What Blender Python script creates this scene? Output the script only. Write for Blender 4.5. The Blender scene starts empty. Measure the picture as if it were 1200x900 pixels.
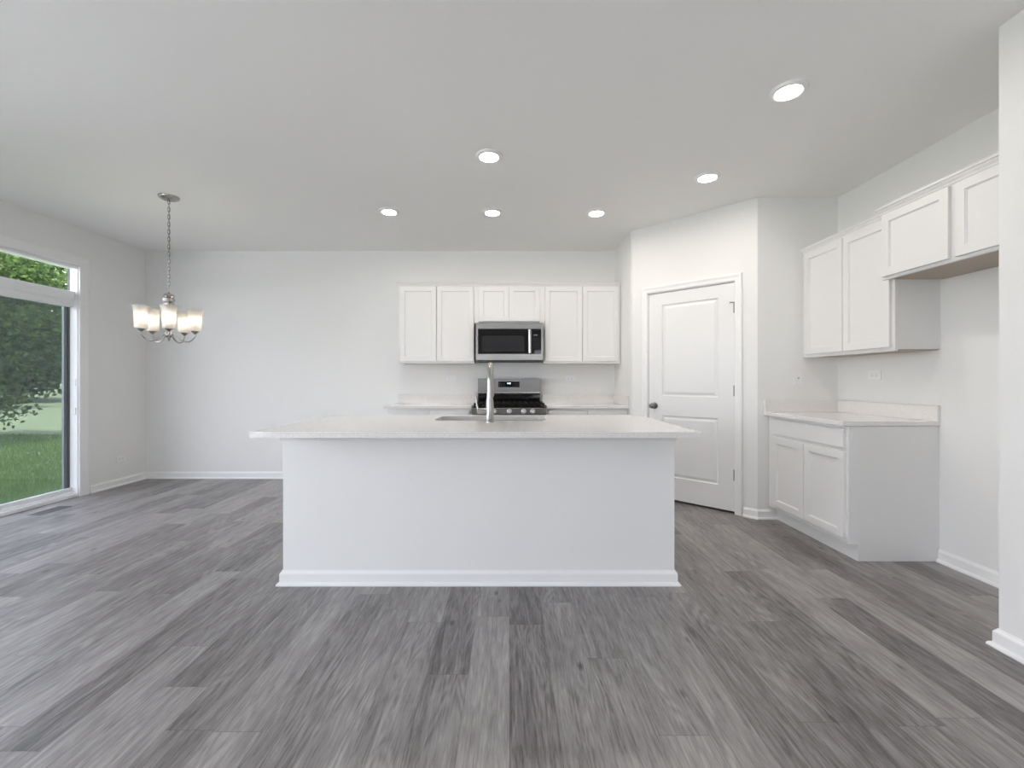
import bpy, bmesh, math, random
from mathutils import Vector, Matrix
random.seed(7)
SC = bpy.context.scene
COL = SC.collection
PI = math.pi

# ------------------------------------------------------------------ camera, world, sun, exposure
cam_d = bpy.data.cameras.new('camera')
cam_d.sensor_fit = 'HORIZONTAL'; cam_d.sensor_width = 36.0; cam_d.lens = 515.0*36.0/1200.0
cam_d.shift_x = 3.0/1200.0; cam_d.shift_y = -4.0/1200.0
cam_d.clip_start = 0.05; cam_d.clip_end = 300
cam = bpy.data.objects.new('camera', cam_d); COL.objects.link(cam)
cam.location = (0, 0, 1.18); cam.rotation_euler = (PI/2, 0, 0)
SC.camera = cam

vs = SC.view_settings
vs.view_transform = 'Standard'; vs.look = 'None'; vs.gamma = 1.0; vs.use_curve_mapping = False
vs.exposure = 1.18
SC.display_settings.display_device = 'sRGB'
WORLD_STRENGTH = 3.2
SUN_STRENGTH = 9.0
CAN_STRENGTH = 68.0
BULB_STRENGTH = 9.0

w = bpy.data.worlds.new('sky'); SC.world = w; w.use_nodes = True
nt = w.node_tree; nt.nodes.clear()
wo = nt.nodes.new('ShaderNodeOutputWorld'); bg = nt.nodes.new('ShaderNodeBackground')
tc = nt.nodes.new('ShaderNodeTexCoord'); sx = nt.nodes.new('ShaderNodeSeparateXYZ')
rp = nt.nodes.new('ShaderNodeValToRGB')
rp.color_ramp.elements[0].position = 0.45; rp.color_ramp.elements[0].color = (0.95, 0.955, 1.0, 1)
rp.color_ramp.elements[1].position = 1.0; rp.color_ramp.elements[1].color = (0.66, 0.77, 1.0, 1)
mr = nt.nodes.new('ShaderNodeMapRange'); mr.inputs[1].default_value = -1; mr.inputs[2].default_value = 1
nt.links.new(tc.outputs['Generated'], sx.inputs[0]); nt.links.new(sx.outputs['Z'], mr.inputs[0])
nt.links.new(mr.outputs[0], rp.inputs[0]); nt.links.new(rp.outputs[0], bg.inputs[0])
bg.inputs[1].default_value = WORLD_STRENGTH
nt.links.new(bg.outputs[0], wo.inputs[0])

sun_d = bpy.data.lights.new('sun', 'SUN'); sun_d.energy = SUN_STRENGTH; sun_d.angle = math.radians(2)
sun_d.color = (1.0, 0.95, 0.86)
sun = bpy.data.objects.new('sun', sun_d); COL.objects.link(sun)
sun.rotation_euler = Vector((-0.17, -0.10, -0.98)).to_track_quat('-Z', 'Y').to_euler()
sun.location = (10, 3, 20)

SC.cycles.max_bounces = 16; SC.cycles.diffuse_bounces = 10; SC.cycles.glossy_bounces = 6
SC.cycles.transparent_max_bounces = 24; SC.cycles.transmission_bounces = 8
SC.cycles.caustics_reflective = False; SC.cycles.caustics_refractive = False
SC.cycles.sample_clamp_indirect = 6.0

# portals guide the sky's light through each window opening
def portal(loc, rot, sx_, sy_):
    d = bpy.data.lights.new('window_portal', 'AREA'); d.shape = 'RECTANGLE'; d.size = sx_; d.size_y = sy_
    d.cycles.is_portal = True
    o = bpy.data.objects.new('window_portal', d); COL.objects.link(o); o.location = loc; o.rotation_euler = rot

# room numbers (metres; the camera looks along +Y)
CEIL = 2.743
XL = -4.387; YB = 5.30; XR = 2.805; YR = 3.751; XN = 2.166; YN = 1.945; YREAR = -4.2
P1 = (1.281, 4.587); P2 = (2.117, 3.751)
XS = 1.267
REAR_WINDOWS = [(-3.4, -1.9), (0.75, 1.9)]     # x ranges, rear wall
REAR_Z = (0.9, 2.2)
LEFT_WIN = (-3.9, 1.5); LEFT_Z = (0.12, 2.50)
DOOR_Y = (2.62, 4.474); DOOR_TOP = 2.344
for a, b in REAR_WINDOWS:
    portal(((a+b)/2, YREAR-0.02, sum(REAR_Z)/2), (PI/2, 0, 0), b-a, REAR_Z[1]-REAR_Z[0])
portal((XL-0.02, sum(LEFT_WIN)/2, sum(LEFT_Z)/2), (0, -PI/2, 0), REAR_Z[1]-REAR_Z[0], LEFT_WIN[1]-LEFT_WIN[0])
portal((XL-0.02, sum(DOOR_Y)/2, DOOR_TOP/2), (0, -PI/2, 0), DOOR_TOP, DOOR_Y[1]-DOOR_Y[0])

# ------------------------------------------------------------------ materials
def new_mat(name):
    m = bpy.data.materials.new(name); m.use_nodes = True
    n = m.node_tree; p = n.nodes['Principled BSDF']
    return m, n, p
def mat(name, col, rough=0.5, metal=0.0, emit=None, estr=0.0, spec=0.5, noise=0.0, nscale=30.0):
    m, n, p = new_mat(name)
    p.inputs['Base Color'].default_value = (*col, 1); p.inputs['Roughness'].default_value = rough
    p.inputs['Metallic'].default_value = metal; p.inputs['Specular IOR Level'].default_value = spec
    if emit:
        p.inputs['Emission Color'].default_value = (*emit, 1); p.inputs['Emission Strength'].default_value = estr
    if noise:
        t = n.nodes.new('ShaderNodeTexCoord'); x = n.nodes.new('ShaderNodeTexNoise'); b = n.nodes.new('ShaderNodeBump')
        x.inputs['Scale'].default_value = nscale; x.inputs['Detail'].default_value = 4
        b.inputs['Strength'].default_value = noise; b.inputs['Distance'].default_value = 0.002
        n.links.new(t.outputs['Object'], x.inputs['Vector']); n.links.new(x.outputs[0], b.inputs['Height'])
        n.links.new(b.outputs[0], p.inputs['Normal'])
    return m
M = {}
M['wall'] = mat('wall_paint', (0.80, 0.80, 0.79), 0.62, noise=0.06, nscale=220)
M['ceiling'] = mat('ceiling_paint', (0.86, 0.857, 0.85), 0.8, noise=0.05, nscale=180)
M['trim'] = mat('trim_paint', (0.84, 0.84, 0.84), 0.35)
M['door'] = mat('door_paint', (0.79, 0.79, 0.788), 0.38)
M['cabinet'] = mat('cabinet_paint', (0.755, 0.753, 0.748), 0.36)
M['ply'] = mat('maple_underside', (0.43, 0.37, 0.31), 0.55)
M['plastic'] = mat('white_plastic', (0.84, 0.84, 0.85), 0.3)
M['slot'] = mat('dark_slot', (0.08, 0.08, 0.08), 0.5)
M['vinyl'] = mat('white_vinyl', (0.85, 0.86, 0.87), 0.3)
M['blackglass'] = mat('black_glass', (0.006, 0.006, 0.007), 0.04, spec=0.3)
M['greyglass'] = mat('oven_window_glass', (0.022, 0.023, 0.025), 0.08, spec=0.35)
M['black'] = mat('black_enamel', (0.008, 0.008, 0.009), 0.16, spec=0.3)
M['iron'] = mat('cast_iron', (0.008, 0.008, 0.008), 0.6, spec=0.2)
M['blackplastic'] = mat('black_plastic', (0.03, 0.03, 0.03), 0.45)
M['chrome'] = mat('polished_chrome', (0.62, 0.62, 0.62), 0.14, 1.0)
M['knobsteel'] = mat('bright_knob_steel', (0.85, 0.85, 0.84), 0.25, 1.0)
M['nickel'] = mat('brushed_nickel', (0.43, 0.415, 0.395), 0.26, 1.0)
M['hinge'] = mat('satin_nickel', (0.20, 0.20, 0.195), 0.32, 1.0)
M['digits'] = mat('clock_digits', (0.7, 0.8, 1.0), 0.5, emit=(0.75, 0.85, 1.0), estr=1.6)
M['dimtext'] = mat('control_print', (0.30, 0.31, 0.32), 0.5)
M['gasket'] = mat('dark_gasket', (0.05, 0.055, 0.06), 0.5)
M['screenframe'] = mat('grey_aluminium', (0.24, 0.28, 0.30), 0.45)
M['bark'] = mat('bark', (0.10, 0.075, 0.055), 0.9, noise=0.6, nscale=14)
M['can'] = mat('lamp_diffuser', (0.9, 0.9, 0.9), 0.5, emit=(1.0, 0.92, 0.82), estr=CAN_STRENGTH)
M['bulb'] = mat('bulb_glass', (0.9, 0.9, 0.9), 0.5, emit=(1.0, 0.88, 0.72), estr=BULB_STRENGTH)

def steel(name, base, r0, r1, axis):
    m, n, p = new_mat(name)
    p.inputs['Metallic'].default_value = 1; p.inputs['Base Color'].default_value = (*base, 1)
    t = n.nodes.new('ShaderNodeTexCoord'); mp = n.nodes.new('ShaderNodeMapping'); x = n.nodes.new('ShaderNodeTexNoise')
    s = [600, 600, 600]; s[axis] = 6; mp.inputs['Scale'].default_value = s
    x.inputs['Scale'].default_value = 1.0; x.inputs['Detail'].default_value = 2
    r = n.nodes.new('ShaderNodeMapRange'); r.inputs[3].default_value = r0; r.inputs[4].default_value = r1
    n.links.new(t.outputs['Object'], mp.inputs[0]); n.links.new(mp.outputs[0], x.inputs['Vector'])
    n.links.new(x.outputs[0], r.inputs[0]); n.links.new(r.outputs[0], p.inputs['Roughness'])
    p.inputs['Anisotropic'].default_value = 0.5
    return m
M['rangesteel'] = steel('range_steel', (0.19, 0.185, 0.180), 0.24, 0.38, 0)
M['steel'] = steel('stainless_steel', (0.36, 0.352, 0.342), 0.22, 0.36, 0)
M['sink'] = steel('sink_steel', (0.62, 0.62, 0.61), 0.22, 0.34, 0)

def quartz():
    m, n, p = new_mat('white_quartz')
    t = n.nodes.new('ShaderNodeTexCoord')
    a = n.nodes.new('ShaderNodeTexNoise'); a.inputs['Scale'].default_value = 260; a.inputs['Detail'].default_value = 3
    r = n.nodes.new('ShaderNodeValToRGB'); e = r.color_ramp.elements
    e[0].position = 0.30; e[0].color = (0.50, 0.48, 0.46, 1)
    e[1].position = 0.46; e[1].color = (0.76, 0.745, 0.725, 1)
    e2 = e.new(0.70); e2.color = (0.80, 0.79, 0.775, 1)
    n.links.new(t.outputs['Object'], a.inputs['Vector']); n.links.new(a.outputs[0], r.inputs[0])
    n.links.new(r.outputs[0], p.inputs['Base Color']); p.inputs['Roughness'].default_value = 0.10
    return m
M['quartz'] = quartz()

def floor_mat():
    m, n, p = new_mat('grey_oak_planks')
    L = n.links.new
    def N(t, **k):
        o = n.nodes.new(t)
        for a, b in k.items(): setattr(o, a, b)
        return o
    def math_(op, a, b=None, c=None):
        o = N('ShaderNodeMath', operation=op)
        for i, v in enumerate((a, b, c)):
            if v is None: continue
            if isinstance(v, (int, float)): o.inputs[i].default_value = v
            else: L(v, o.inputs[i])
        return o.outputs[0]
    t = N('ShaderNodeTexCoord'); s = N('ShaderNodeSeparateXYZ'); L(t.outputs['Object'], s.inputs[0])
    W_, LEN = 0.166, 1.22
    u = math_('DIVIDE', s.outputs['X'], W_); ci = math_('FLOOR', u); fu = math_('SUBTRACT', u, ci)
    wn = N('ShaderNodeTexWhiteNoise', noise_dimensions='1D'); L(ci, wn.inputs['W'])
    v = math_('ADD', math_('DIVIDE', s.outputs['Y'], LEN), math_('MULTIPLY', wn.outputs['Value'], 7.31))
    ri = math_('FLOOR', v); fv = math_('SUBTRACT', v, ri)
    cv = N('ShaderNodeCombineXYZ'); L(ci, cv.inputs[0]); L(ri, cv.inputs[1])
    pn = N('ShaderNodeTexWhiteNoise', noise_dimensions='2D'); L(cv.outputs[0], pn.inputs['Vector'])
    rnd = pn.outputs['Value']
    # grain: long streaks along the plank, shifted per plank, bent by a slow wobble
    off = N('ShaderNodeCombineXYZ'); L(math_('MULTIPLY', rnd, 37.0), off.inputs[0]); L(math_('MULTIPLY', rnd, 91.0), off.inputs[1])
    pos = N('ShaderNodeVectorMath', operation='ADD'); L(t.outputs['Object'], pos.inputs[0]); L(off.outputs[0], pos.inputs[1])
    def grain(scale, detail, dist, rough=0.6):
        mp = N('ShaderNodeMapping'); mp.inputs['Scale'].default_value = scale; L(pos.outputs[0], mp.inputs[0])
        x = N('ShaderNodeTexNoise'); x.inputs['Scale'].default_value = 1; x.inputs['Detail'].default_value = detail
        x.inputs['Distortion'].default_value = dist; x.inputs['Roughness'].default_value = rough
        L(mp.outputs[0], x.inputs['Vector']); return x.outputs[0]
    g1 = grain((30, 2.4, 1), 8, 1.4, 0.68); g2 = grain((130, 9, 1), 4, 0.6, 0.7); g3 = grain((5, 1.3, 1), 3, 1.0)
    # cathedral figure: contour lines of a slow stretched field
    mp = N('ShaderNodeMapping'); mp.inputs['Scale'].default_value = (6.5, 0.85, 1); L(pos.outputs[0], mp.inputs[0])
    cf = N('ShaderNodeTexNoise'); cf.inputs['Scale'].default_value = 1; cf.inputs['Detail'].default_value = 2; cf.inputs['Distortion'].default_value = 0.5
    L(mp.outputs[0], cf.inputs['Vector'])
    ring = math_('SINE', math_('MULTIPLY', cf.outputs[0], 95.0))
    mfig = N('ShaderNodeMapRange'); mfig.inputs[1].default_value = 0.42; mfig.inputs[2].default_value = 0.60; L(g3, mfig.inputs[0])
    # knots
    mk = N('ShaderNodeMapping'); mk.inputs['Scale'].default_value = (5.0, 2.4, 1); L(pos.outputs[0], mk.inputs[0])
    vo = N('ShaderNodeTexVoronoi'); vo.inputs['Scale'].default_value = 1.0; L(mk.outputs[0], vo.inputs['Vector'])
    knot = N('ShaderNodeMapRange'); knot.inputs[1].default_value = 0.015; knot.inputs[2].default_value = 0.085
    knot.inputs[3].default_value = 1.0; knot.inputs[4].default_value = 0.0; L(vo.outputs['Distance'], knot.inputs[0])
    # soft whitish brushing along one side of each plank
    val = math_('ADD', math_('MULTIPLY', math_('SUBTRACT', g1, 0.5), 0.90), math_('MULTIPLY', math_('SUBTRACT', g2, 0.5), 0.80))
    val = math_('ADD', val, math_('MULTIPLY', math_('SUBTRACT', g3, 0.5), 0.50))
    val = math_('ADD', val, math_('MULTIPLY', math_('MULTIPLY', ring, mfig.outputs[0]), 0.085))
    val = math_('ADD', val, math_('MULTIPLY', math_('SUBTRACT', rnd, 0.5), 0.28))
    val = math_('SUBTRACT', math_('ADD', val, 0.5), math_('MULTIPLY', knot.outputs[0], 0.36))
    r = N('ShaderNodeValToRGB'); e = r.color_ramp.elements
    e[0].position = 0.16; e[0].color = (0.072, 0.064, 0.063, 1)
    e[1].position = 0.86; e[1].color = (0.400, 0.378, 0.372, 1)
    k = e.new(0.5); k.color = (0.236, 0.219, 0.217, 1)
    L(val, r.inputs[0])
    # hairline seams
    eu = math_('MINIMUM', fu, math_('SUBTRACT', 1.0, fu)); ev = math_('MINIMUM', fv, math_('SUBTRACT', 1.0, fv))
    seam = math_('MAXIMUM', math_('LESS_THAN', eu, 0.006), math_('LESS_THAN', ev, 0.0011))
    mx = N('ShaderNodeMix', data_type='RGBA'); L(math_('MULTIPLY', seam, 0.45), mx.inputs[0]); L(r.outputs[0], mx.inputs[6])
    mx.inputs[7].default_value = (0.06, 0.055, 0.053, 1)
    L(mx.outputs[2], p.inputs['Base Color'])
    rr = N('ShaderNodeMapRange'); rr.inputs[3].default_value = 0.28; rr.inputs[4].default_value = 0.42; L(g2, rr.inputs[0])
    L(rr.outputs[0], p.inputs['Roughness'])
    b = N('ShaderNodeBump'); b.inputs['Strength'].default_value = 0.12; b.inputs['Distance'].default_value = 0.002
    L(math_('SUBTRACT', g2, seam), b.inputs['Height']); L(b.outputs[0], p.inputs['Normal'])
    return m
M['floor'] = floor_mat()

def glass(name, tint, gloss):
    m = bpy.data.materials.new(name); m.use_nodes = True; n = m.node_tree; n.nodes.clear()
    o = n.nodes.new('ShaderNodeOutputMaterial'); t = n.nodes.new('ShaderNodeBsdfTransparent'); g = n.nodes.new('ShaderNodeBsdfGlossy')
    f = n.nodes.new('ShaderNodeFresnel'); f.inputs[0].default_value = gloss
    x = n.nodes.new('ShaderNodeMixShader'); t.inputs[0].default_value = (*tint, 1); g.inputs['Roughness'].default_value = 0.0
    ge = n.nodes.new('ShaderNodeNewGeometry'); iv = n.nodes.new('ShaderNodeMath'); iv.operation = 'SUBTRACT'; iv.inputs[0].default_value = 1
    mu = n.nodes.new('ShaderNodeMath'); mu.operation = 'MULTIPLY'    # reflect at the outer faces only
    n.links.new(ge.outputs['Backfacing'], iv.inputs[1]); n.links.new(iv.outputs[0], mu.inputs[0]); n.links.new(f.outputs[0], mu.inputs[1])
    n.links.new(mu.outputs[0], x.inputs[0]); n.links.new(t.outputs[0], x.inputs[1]); n.links.new(g.outputs[0], x.inputs[2])
    n.links.new(x.outputs[0], o.inputs[0]); return m
M['glass'] = glass('window_glass', (0.972, 0.976, 0.978), 1.45)
def screen():
    m = bpy.data.materials.new('insect_screen'); m.use_nodes = True; n = m.node_tree; n.nodes.clear()
    o = n.nodes.new('ShaderNodeOutputMaterial'); t = n.nodes.new('ShaderNodeBsdfTransparent'); d = n.nodes.new('ShaderNodeBsdfDiffuse')
    x = n.nodes.new('ShaderNodeMixShader'); x.inputs[0].default_value = 0.30; d.inputs[0].default_value = (0.17, 0.22, 0.23, 1)
    n.links.new(t.outputs[0], x.inputs[1]); n.links.new(d.outputs[0], x.inputs[2]); n.links.new(x.outputs[0], o.inputs[0]); return m
M['screen'] = screen()
def shade_mat():
    m = bpy.data.materials.new('frosted_glass'); m.use_nodes = True; n = m.node_tree; n.nodes.clear()
    o = n.nodes.new('ShaderNodeOutputMaterial'); t = n.nodes.new('ShaderNodeBsdfTranslucent'); d = n.nodes.new('ShaderNodeBsdfDiffuse')
    g = n.nodes.new('ShaderNodeBsdfGlossy'); g.inputs['Roughness'].default_value = 0.2
    t.inputs[0].default_value = (0.74, 0.73, 0.71, 1); d.inputs[0].default_value = (0.80, 0.79, 0.775, 1)
    x = n.nodes.new('ShaderNodeMixShader'); x.inputs[0].default_value = 0.5
    y = n.nodes.new('ShaderNodeMixShader'); y.inputs[0].default_value = 0.06
    n.links.new(t.outputs[0], x.inputs[1]); n.links.new(d.outputs[0], x.inputs[2])
    n.links.new(x.outputs[0], y.inputs[1]); n.links.new(g.outputs[0], y.inputs[2]); n.links.new(y.outputs[0], o.inputs[0]); return m
M['shade'] = shade_mat()

def leaf_mat(name, c0, c1):
    m = bpy.data.materials.new(name); m.use_nodes = True; n = m.node_tree; n.nodes.clear()
    o = n.nodes.new('ShaderNodeOutputMaterial'); g = n.nodes.new('ShaderNodeNewGeometry'); r = n.nodes.new('ShaderNodeValToRGB')
    e = r.color_ramp.elements; e[0].color = (*c0, 1); e[1].color = (*c1, 1)
    d = n.nodes.new('ShaderNodeBsdfDiffuse'); t = n.nodes.new('ShaderNodeBsdfTranslucent'); x = n.nodes.new('ShaderNodeMixShader')
    x.inputs[0].default_value = 0.3
    n.links.new(g.outputs['Random Per Island'], r.inputs[0]); n.links.new(r.outputs[0], d.inputs[0]); n.links.new(r.outputs[0], t.inputs[0])
    n.links.new(d.outputs[0], x.inputs[1]); n.links.new(t.outputs[0], x.inputs[2]); n.links.new(x.outputs[0], o.inputs[0]); return m
M['leaf'] = leaf_mat('maple_leaf', (0.020, 0.044, 0.018), (0.090, 0.135, 0.042))
M['leafdark'] = leaf_mat('distant_leaf', (0.018, 0.034, 0.020), (0.050, 0.075, 0.040))
M['blade'] = leaf_mat('grass_blade', (0.045, 0.090, 0.022), (0.095, 0.155, 0.042))
def lawn_mat():
    m, n, p = new_mat('lawn')
    t = n.nodes.new('ShaderNodeTexCoord'); a = n.nodes.new('ShaderNodeTexNoise'); a.inputs['Scale'].default_value = 0.7; a.inputs['Detail'].default_value = 10
    a.inputs['Roughness'].default_value = 0.75
    r = n.nodes.new('ShaderNodeValToRGB'); e = r.color_ramp.elements
    e[0].position = 0.3; e[0].color = (0.028, 0.048, 0.016, 1); e[1].position = 0.7; e[1].color = (0.052, 0.076, 0.026, 1)
    n.links.new(t.outputs['Object'], a.inputs['Vector']); n.links.new(a.outputs[0], r.inputs[0]); n.links.new(r.outputs[0], p.inputs['Base Color'])
    p.inputs['Roughness'].default_value = 0.9; return m
M['lawn'] = lawn_mat()
M['bounceconcrete'] = mat('bounce_concrete', (0.62, 0.61, 0.59), 0.8, noise=0.1, nscale=40)  # pale finish of the added slab that bounces daylight indoors
M['ventwood'] = mat('register_finish', (0.13, 0.12, 0.118), 0.5)
M['siding'] = mat('pale_siding', (0.10, 0.115, 0.13), 0.7)
M['shingle'] = mat('dark_shingle', (0.03, 0.03, 0.035), 0.8)

# ------------------------------------------------------------------ mesh helpers
def box(bm, x0, x1, y0, y1, z0, z1, bev=0.0, seg=1):
    vs_ = [bm.verts.new((x, y, z)) for z in (z0, z1) for y in (y0, y1) for x in (x0, x1)]
    F = [(0, 2, 3, 1), (4, 5, 7, 6), (0, 1, 5, 4), (1, 3, 7, 5), (3, 2, 6, 7), (2, 0, 4, 6)]
    fs = [bm.faces.new([vs_[i] for i in f]) for f in F]
    if bev > 0:
        es = list({e for f in fs for e in f.edges})
        bmesh.ops.bevel(bm, geom=es, offset=bev, segments=seg, affect='EDGES', profile=0.5)
def tube(bm, pts, radii, n=12, cap=True):
    pts = [Vector(p) for p in pts]
    if isinstance(radii, (int, float)): radii = [radii]*len(pts)
    rings = []; up = None
    for i, p in enumerate(pts):
        d = (pts[min(i+1, len(pts)-1)]-pts[max(i-1, 0)]).normalized()
        if up is None:
            up = Vector((0, 0, 1)) if abs(d.z) < 0.9 else Vector((1, 0, 0))
        a = d.cross(up); a.normalize(); b = a.cross(d).normalized(); up = b
        rings.append([bm.verts.new(p+a*math.cos(2*PI*k/n)*radii[i]+b*math.sin(2*PI*k/n)*radii[i]) for k in range(n)])
    for r, s in zip(rings, rings[1:]):
        for k in range(n): bm.faces.new((r[k], r[(k+1) % n], s[(k+1) % n], s[k]))
    if cap:
        bm.faces.new(list(reversed(rings[0]))); bm.faces.new(rings[-1])
def lathe(bm, prof, c=(0, 0, 0), n=32, axis='Z'):
    """prof: list of (radius, height)"""
    rings = []
    for r, h in prof:
        ring = []
        if r < 1e-6:
            rings.append([h]); continue
        for k in range(n):
            a = 2*PI*k/n
            ring.append((r*math.cos(a), r*math.sin(a), h))
        rings.append(ring)
    def place(v):
        x, y, z = v
        if axis == 'Y': x, y, z = x, -z, y
        if axis == 'X': x, y, z = z, x, y
        return bm.verts.new((c[0]+x, c[1]+y, c[2]+z))
    R = []
    for ring in rings:
        if len(ring) == 1: R.append([place((0, 0, ring[0]))])
        else: R.append([place(v) for v in ring])
    for a, b in zip(R, R[1:]):
        if len(a) == 1 and len(b) == 1: continue
        for k in range(n):
            k2 = (k+1) % n
            if len(a) == 1: bm.faces.new((a[0], b[k2], b[k]))
            elif len(b) == 1: bm.faces.new((a[k], a[k2], b[0]))
            else: bm.faces.new((a[k], a[k2], b[k2], b[k]))
def sweep(bm, path, prof, side=1, closed=False):
    """sweep profile (offset, z) along an xy path; offset grows to the right of travel"""
    P = [Vector((p[0], p[1])) for p in path]; n = len(P); rings = []
    for i in range(n):
        def dirn(a, b): return (P[b]-P[a]).normalized()
        if closed: d0 = dirn((i-1) % n, i); d1 = dirn(i, (i+1) % n)
        else:
            d0 = dirn(i-1, i) if i > 0 else dirn(0, 1)
            d1 = dirn(i, i+1) if i < n-1 else d0
        n0 = Vector((d0.y, -d0.x)); n1 = Vector((d1.y, -d1.x)); m_ = n0+n1
        m_ = m_/max(m_.dot(n0), 1e-4)
        rings.append([bm.verts.new((P[i].x+m_.x*o*side, P[i].y+m_.y*o*side, z)) for o, z in prof])
    k = len(prof)
    idx = range(n) if closed else range(n-1)
    for i in idx:
        a, b = rings[i], rings[(i+1) % n]
        for j in range(k):
            bm.faces.new((a[j], a[(j+1) % k], b[(j+1) % k], b[j]))
    if not closed:
        bm.faces.new(rings[0]); bm.faces.new(list(reversed(rings[-1])))
def obj(name, bm, m, parent=None, smooth=False):
    bmesh.ops.recalc_face_normals(bm, faces=bm.faces[:])
    me = bpy.data.meshes.new(name); bm.to_mesh(me); bm.free()
    o = bpy.data.objects.new(name, me); COL.objects.link(o)
    me.materials.append(M[m] if isinstance(m, str) else m)
    if smooth:
        for p in me.polygons: p.use_smooth = True
        try: me.set_sharp_from_angle(angle=math.radians(35))
        except Exception: pass
    if parent: o.parent = parent
    return o
def tag(o, label, cat, group=None, kind=None):
    o['label'] = label; o['category'] = cat
    if group: o['group'] = group
    if kind: o['kind'] = kind
    return o
def thing(name, label, cat, loc=(0, 0, 0), rz=0.0, group=None, kind=None):
    o = bpy.data.objects.new(name, None); COL.objects.link(o); o.location = loc; o.rotation_euler = (0, 0, rz)
    o.empty_display_size = 0.1
    return tag(o, label, cat, group, kind)
def B(): return bmesh.new()
def bobj(name, m, parent, *boxes, bev=0.0):
    bm = B()
    for b in boxes: box(bm, *b, bev=bev)
    return obj(name, bm, m, parent)
def struct(name, bm, m, label, cat, smooth=False):
    return tag(obj(name, bm, m, None, smooth), label, cat, kind='structure')
def copy_tree(o, parent=None):
    c = o.copy(); COL.objects.link(c)
    if parent: c.parent = parent
    for ch in list(o.children): copy_tree(ch, c)
    return c

# ------------------------------------------------------------------ structure
T = 0.15
bm = B(); box(bm, XL-0.15, 3.0, YREAR-0.15, YB+0.15, -0.12, 0)
struct('floor', bm, 'floor', 'grey wood-look plank flooring across the whole room', 'floor')
bm = B(); box(bm, XL-0.6, 3.5, YREAR-0.6, YB+0.6, CEIL, CEIL+0.35)
struct('ceiling', bm, 'ceiling', 'smooth painted ceiling with the recessed lights in it', 'ceiling')

def wall_x(bm, x0, x1, ya, yb, holes):
    """wall in the plane x, from ya to yb, holes = [(y0,y1,z0,z1)]"""
    cuts = sorted(holes); y = ya
    for h in cuts:
        if h[0] > y: box(bm, x0, x1, y, h[0], 0, CEIL)
        if h[2] > 0: box(bm, x0, x1, h[0], h[1], 0, h[2])
        if h[3] < CEIL: box(bm, x0, x1, h[0], h[1], h[3], CEIL)
        y = h[1]
    if y < yb: box(bm, x0, x1, y, yb, 0, CEIL)
bm = B(); wall_x(bm, XL-0.10, XL, YREAR-T, YB+T, [(DOOR_Y[0], DOOR_Y[1], 0, DOOR_TOP), (LEFT_WIN[0], LEFT_WIN[1], *LEFT_Z)])
struct('wall_left', bm, 'wall', 'painted wall holding the glass patio door', 'wall')
bm = B(); box(bm, XL, XS+0.11, YB, YB+T, 0, CEIL)
struct('wall_back', bm, 'wall', 'long painted wall behind the range and the dining area', 'wall')
# pantry: short side wall, diagonal wall with the door opening, return wall
bm = B(); box(bm, XS, XS+0.10, P1[1]+0.012, YB, 0, CEIL)
struct('wall_pantry_side', bm, 'wall', 'short pantry wall at the end of the range counter', 'wall')
DIAG = math.radians(-45)
ulen = math.hypot(P2[0]-P1[0], P2[1]-P1[1])
U0, U1 = 0.170, 1.008; DZ = 2.066
bm = B()
for a, b, z0, z1 in ((0, U0, 0, CEIL), (U1, ulen, 0, CEIL), (U0, U1, DZ, CEIL)): box(bm, a, b, 0, 0.11, z0, z1)
wp = struct('wall_pantry', bm, 'wall', 'angled corner wall with the white two-panel door', 'wall')
wp.location = (P1[0], P1[1], 0); wp.rotation_euler = (0, 0, DIAG)
bm = B(); box(bm, P2[0], XR, YR, YR+0.11, 0, CEIL)
struct('wall_alcove', bm, 'wall', 'narrow shaded wall between the angled door and the right-hand cabinets', 'wall')
bm = B(); box(bm, XR, XR+T, YN-0.2, YR+0.11, 0, CEIL)
struct('wall_right', bm, 'wall', 'wall behind the right-hand cabinets and refrigerator space', 'wall')
bm = B(); box(bm, XN, XR+T, YREAR-T, YN, 0, CEIL)
struct('wall_near', bm, 'wall', 'foreground wall end at the right edge of the room', 'wall')
bm = B(); x = XL
for a, b in REAR_WINDOWS:
    box(bm, x, a, YREAR-T, YREAR, 0, CEIL); box(bm, a, b, YREAR-T, YREAR, 0, REAR_Z[0]); box(bm, a, b, YREAR-T, YREAR, REAR_Z[1], CEIL); x = b
box(bm, x, XN, YREAR-T, YREAR, 0, CEIL)
struct('wall_rear', bm, 'wall', 'wall with two windows behind the viewer', 'wall')
# dark pantry lining behind the door so its gap reads dark
bm = B(); box(bm, XS+0.10, XR, YB, YB+0.10, 0, CEIL); box(bm, XR, XR+0.1, YR+0.11, YB, 0, CEIL)
struct('wall_pantry_inside', bm, 'wall', 'inner walls of the pantry closet behind the angled door', 'wall')

BASE = [(0, 0), (0.028, 0), (0.028, 0.008), (0.022, 0.016), (0.014, 0.019), (0.014, 0.064), (0.011, 0.071), (0.006, 0.076), (0.003, 0.083), (0, 0.083)]
def baseboard(name, path, label):
    bm = B(); sweep(bm, path, BASE); return struct(name, bm, 'trim', label, 'baseboard')
baseboard('baseboard_back', [(XL, 4.585), (XL, YB), (-1.312, YB)], 'white baseboard around the dining corner')
d = math.sqrt(0.5)
baseboard('baseboard_pantry', [(P1[0]+d*1.072, P1[1]-d*1.072), P2, (2.285, YR)], 'short white baseboard right of the angled door')
baseboard('baseboard_near', [(XR, 2.864), (XR, YN), (XN, YN), (XN, YREAR)], 'white baseboard along the refrigerator space and foreground wall')
baseboard('baseboard_left', [(XL, YREAR), (XL, 2.50)], 'white baseboard on the wall before the patio door')

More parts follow.
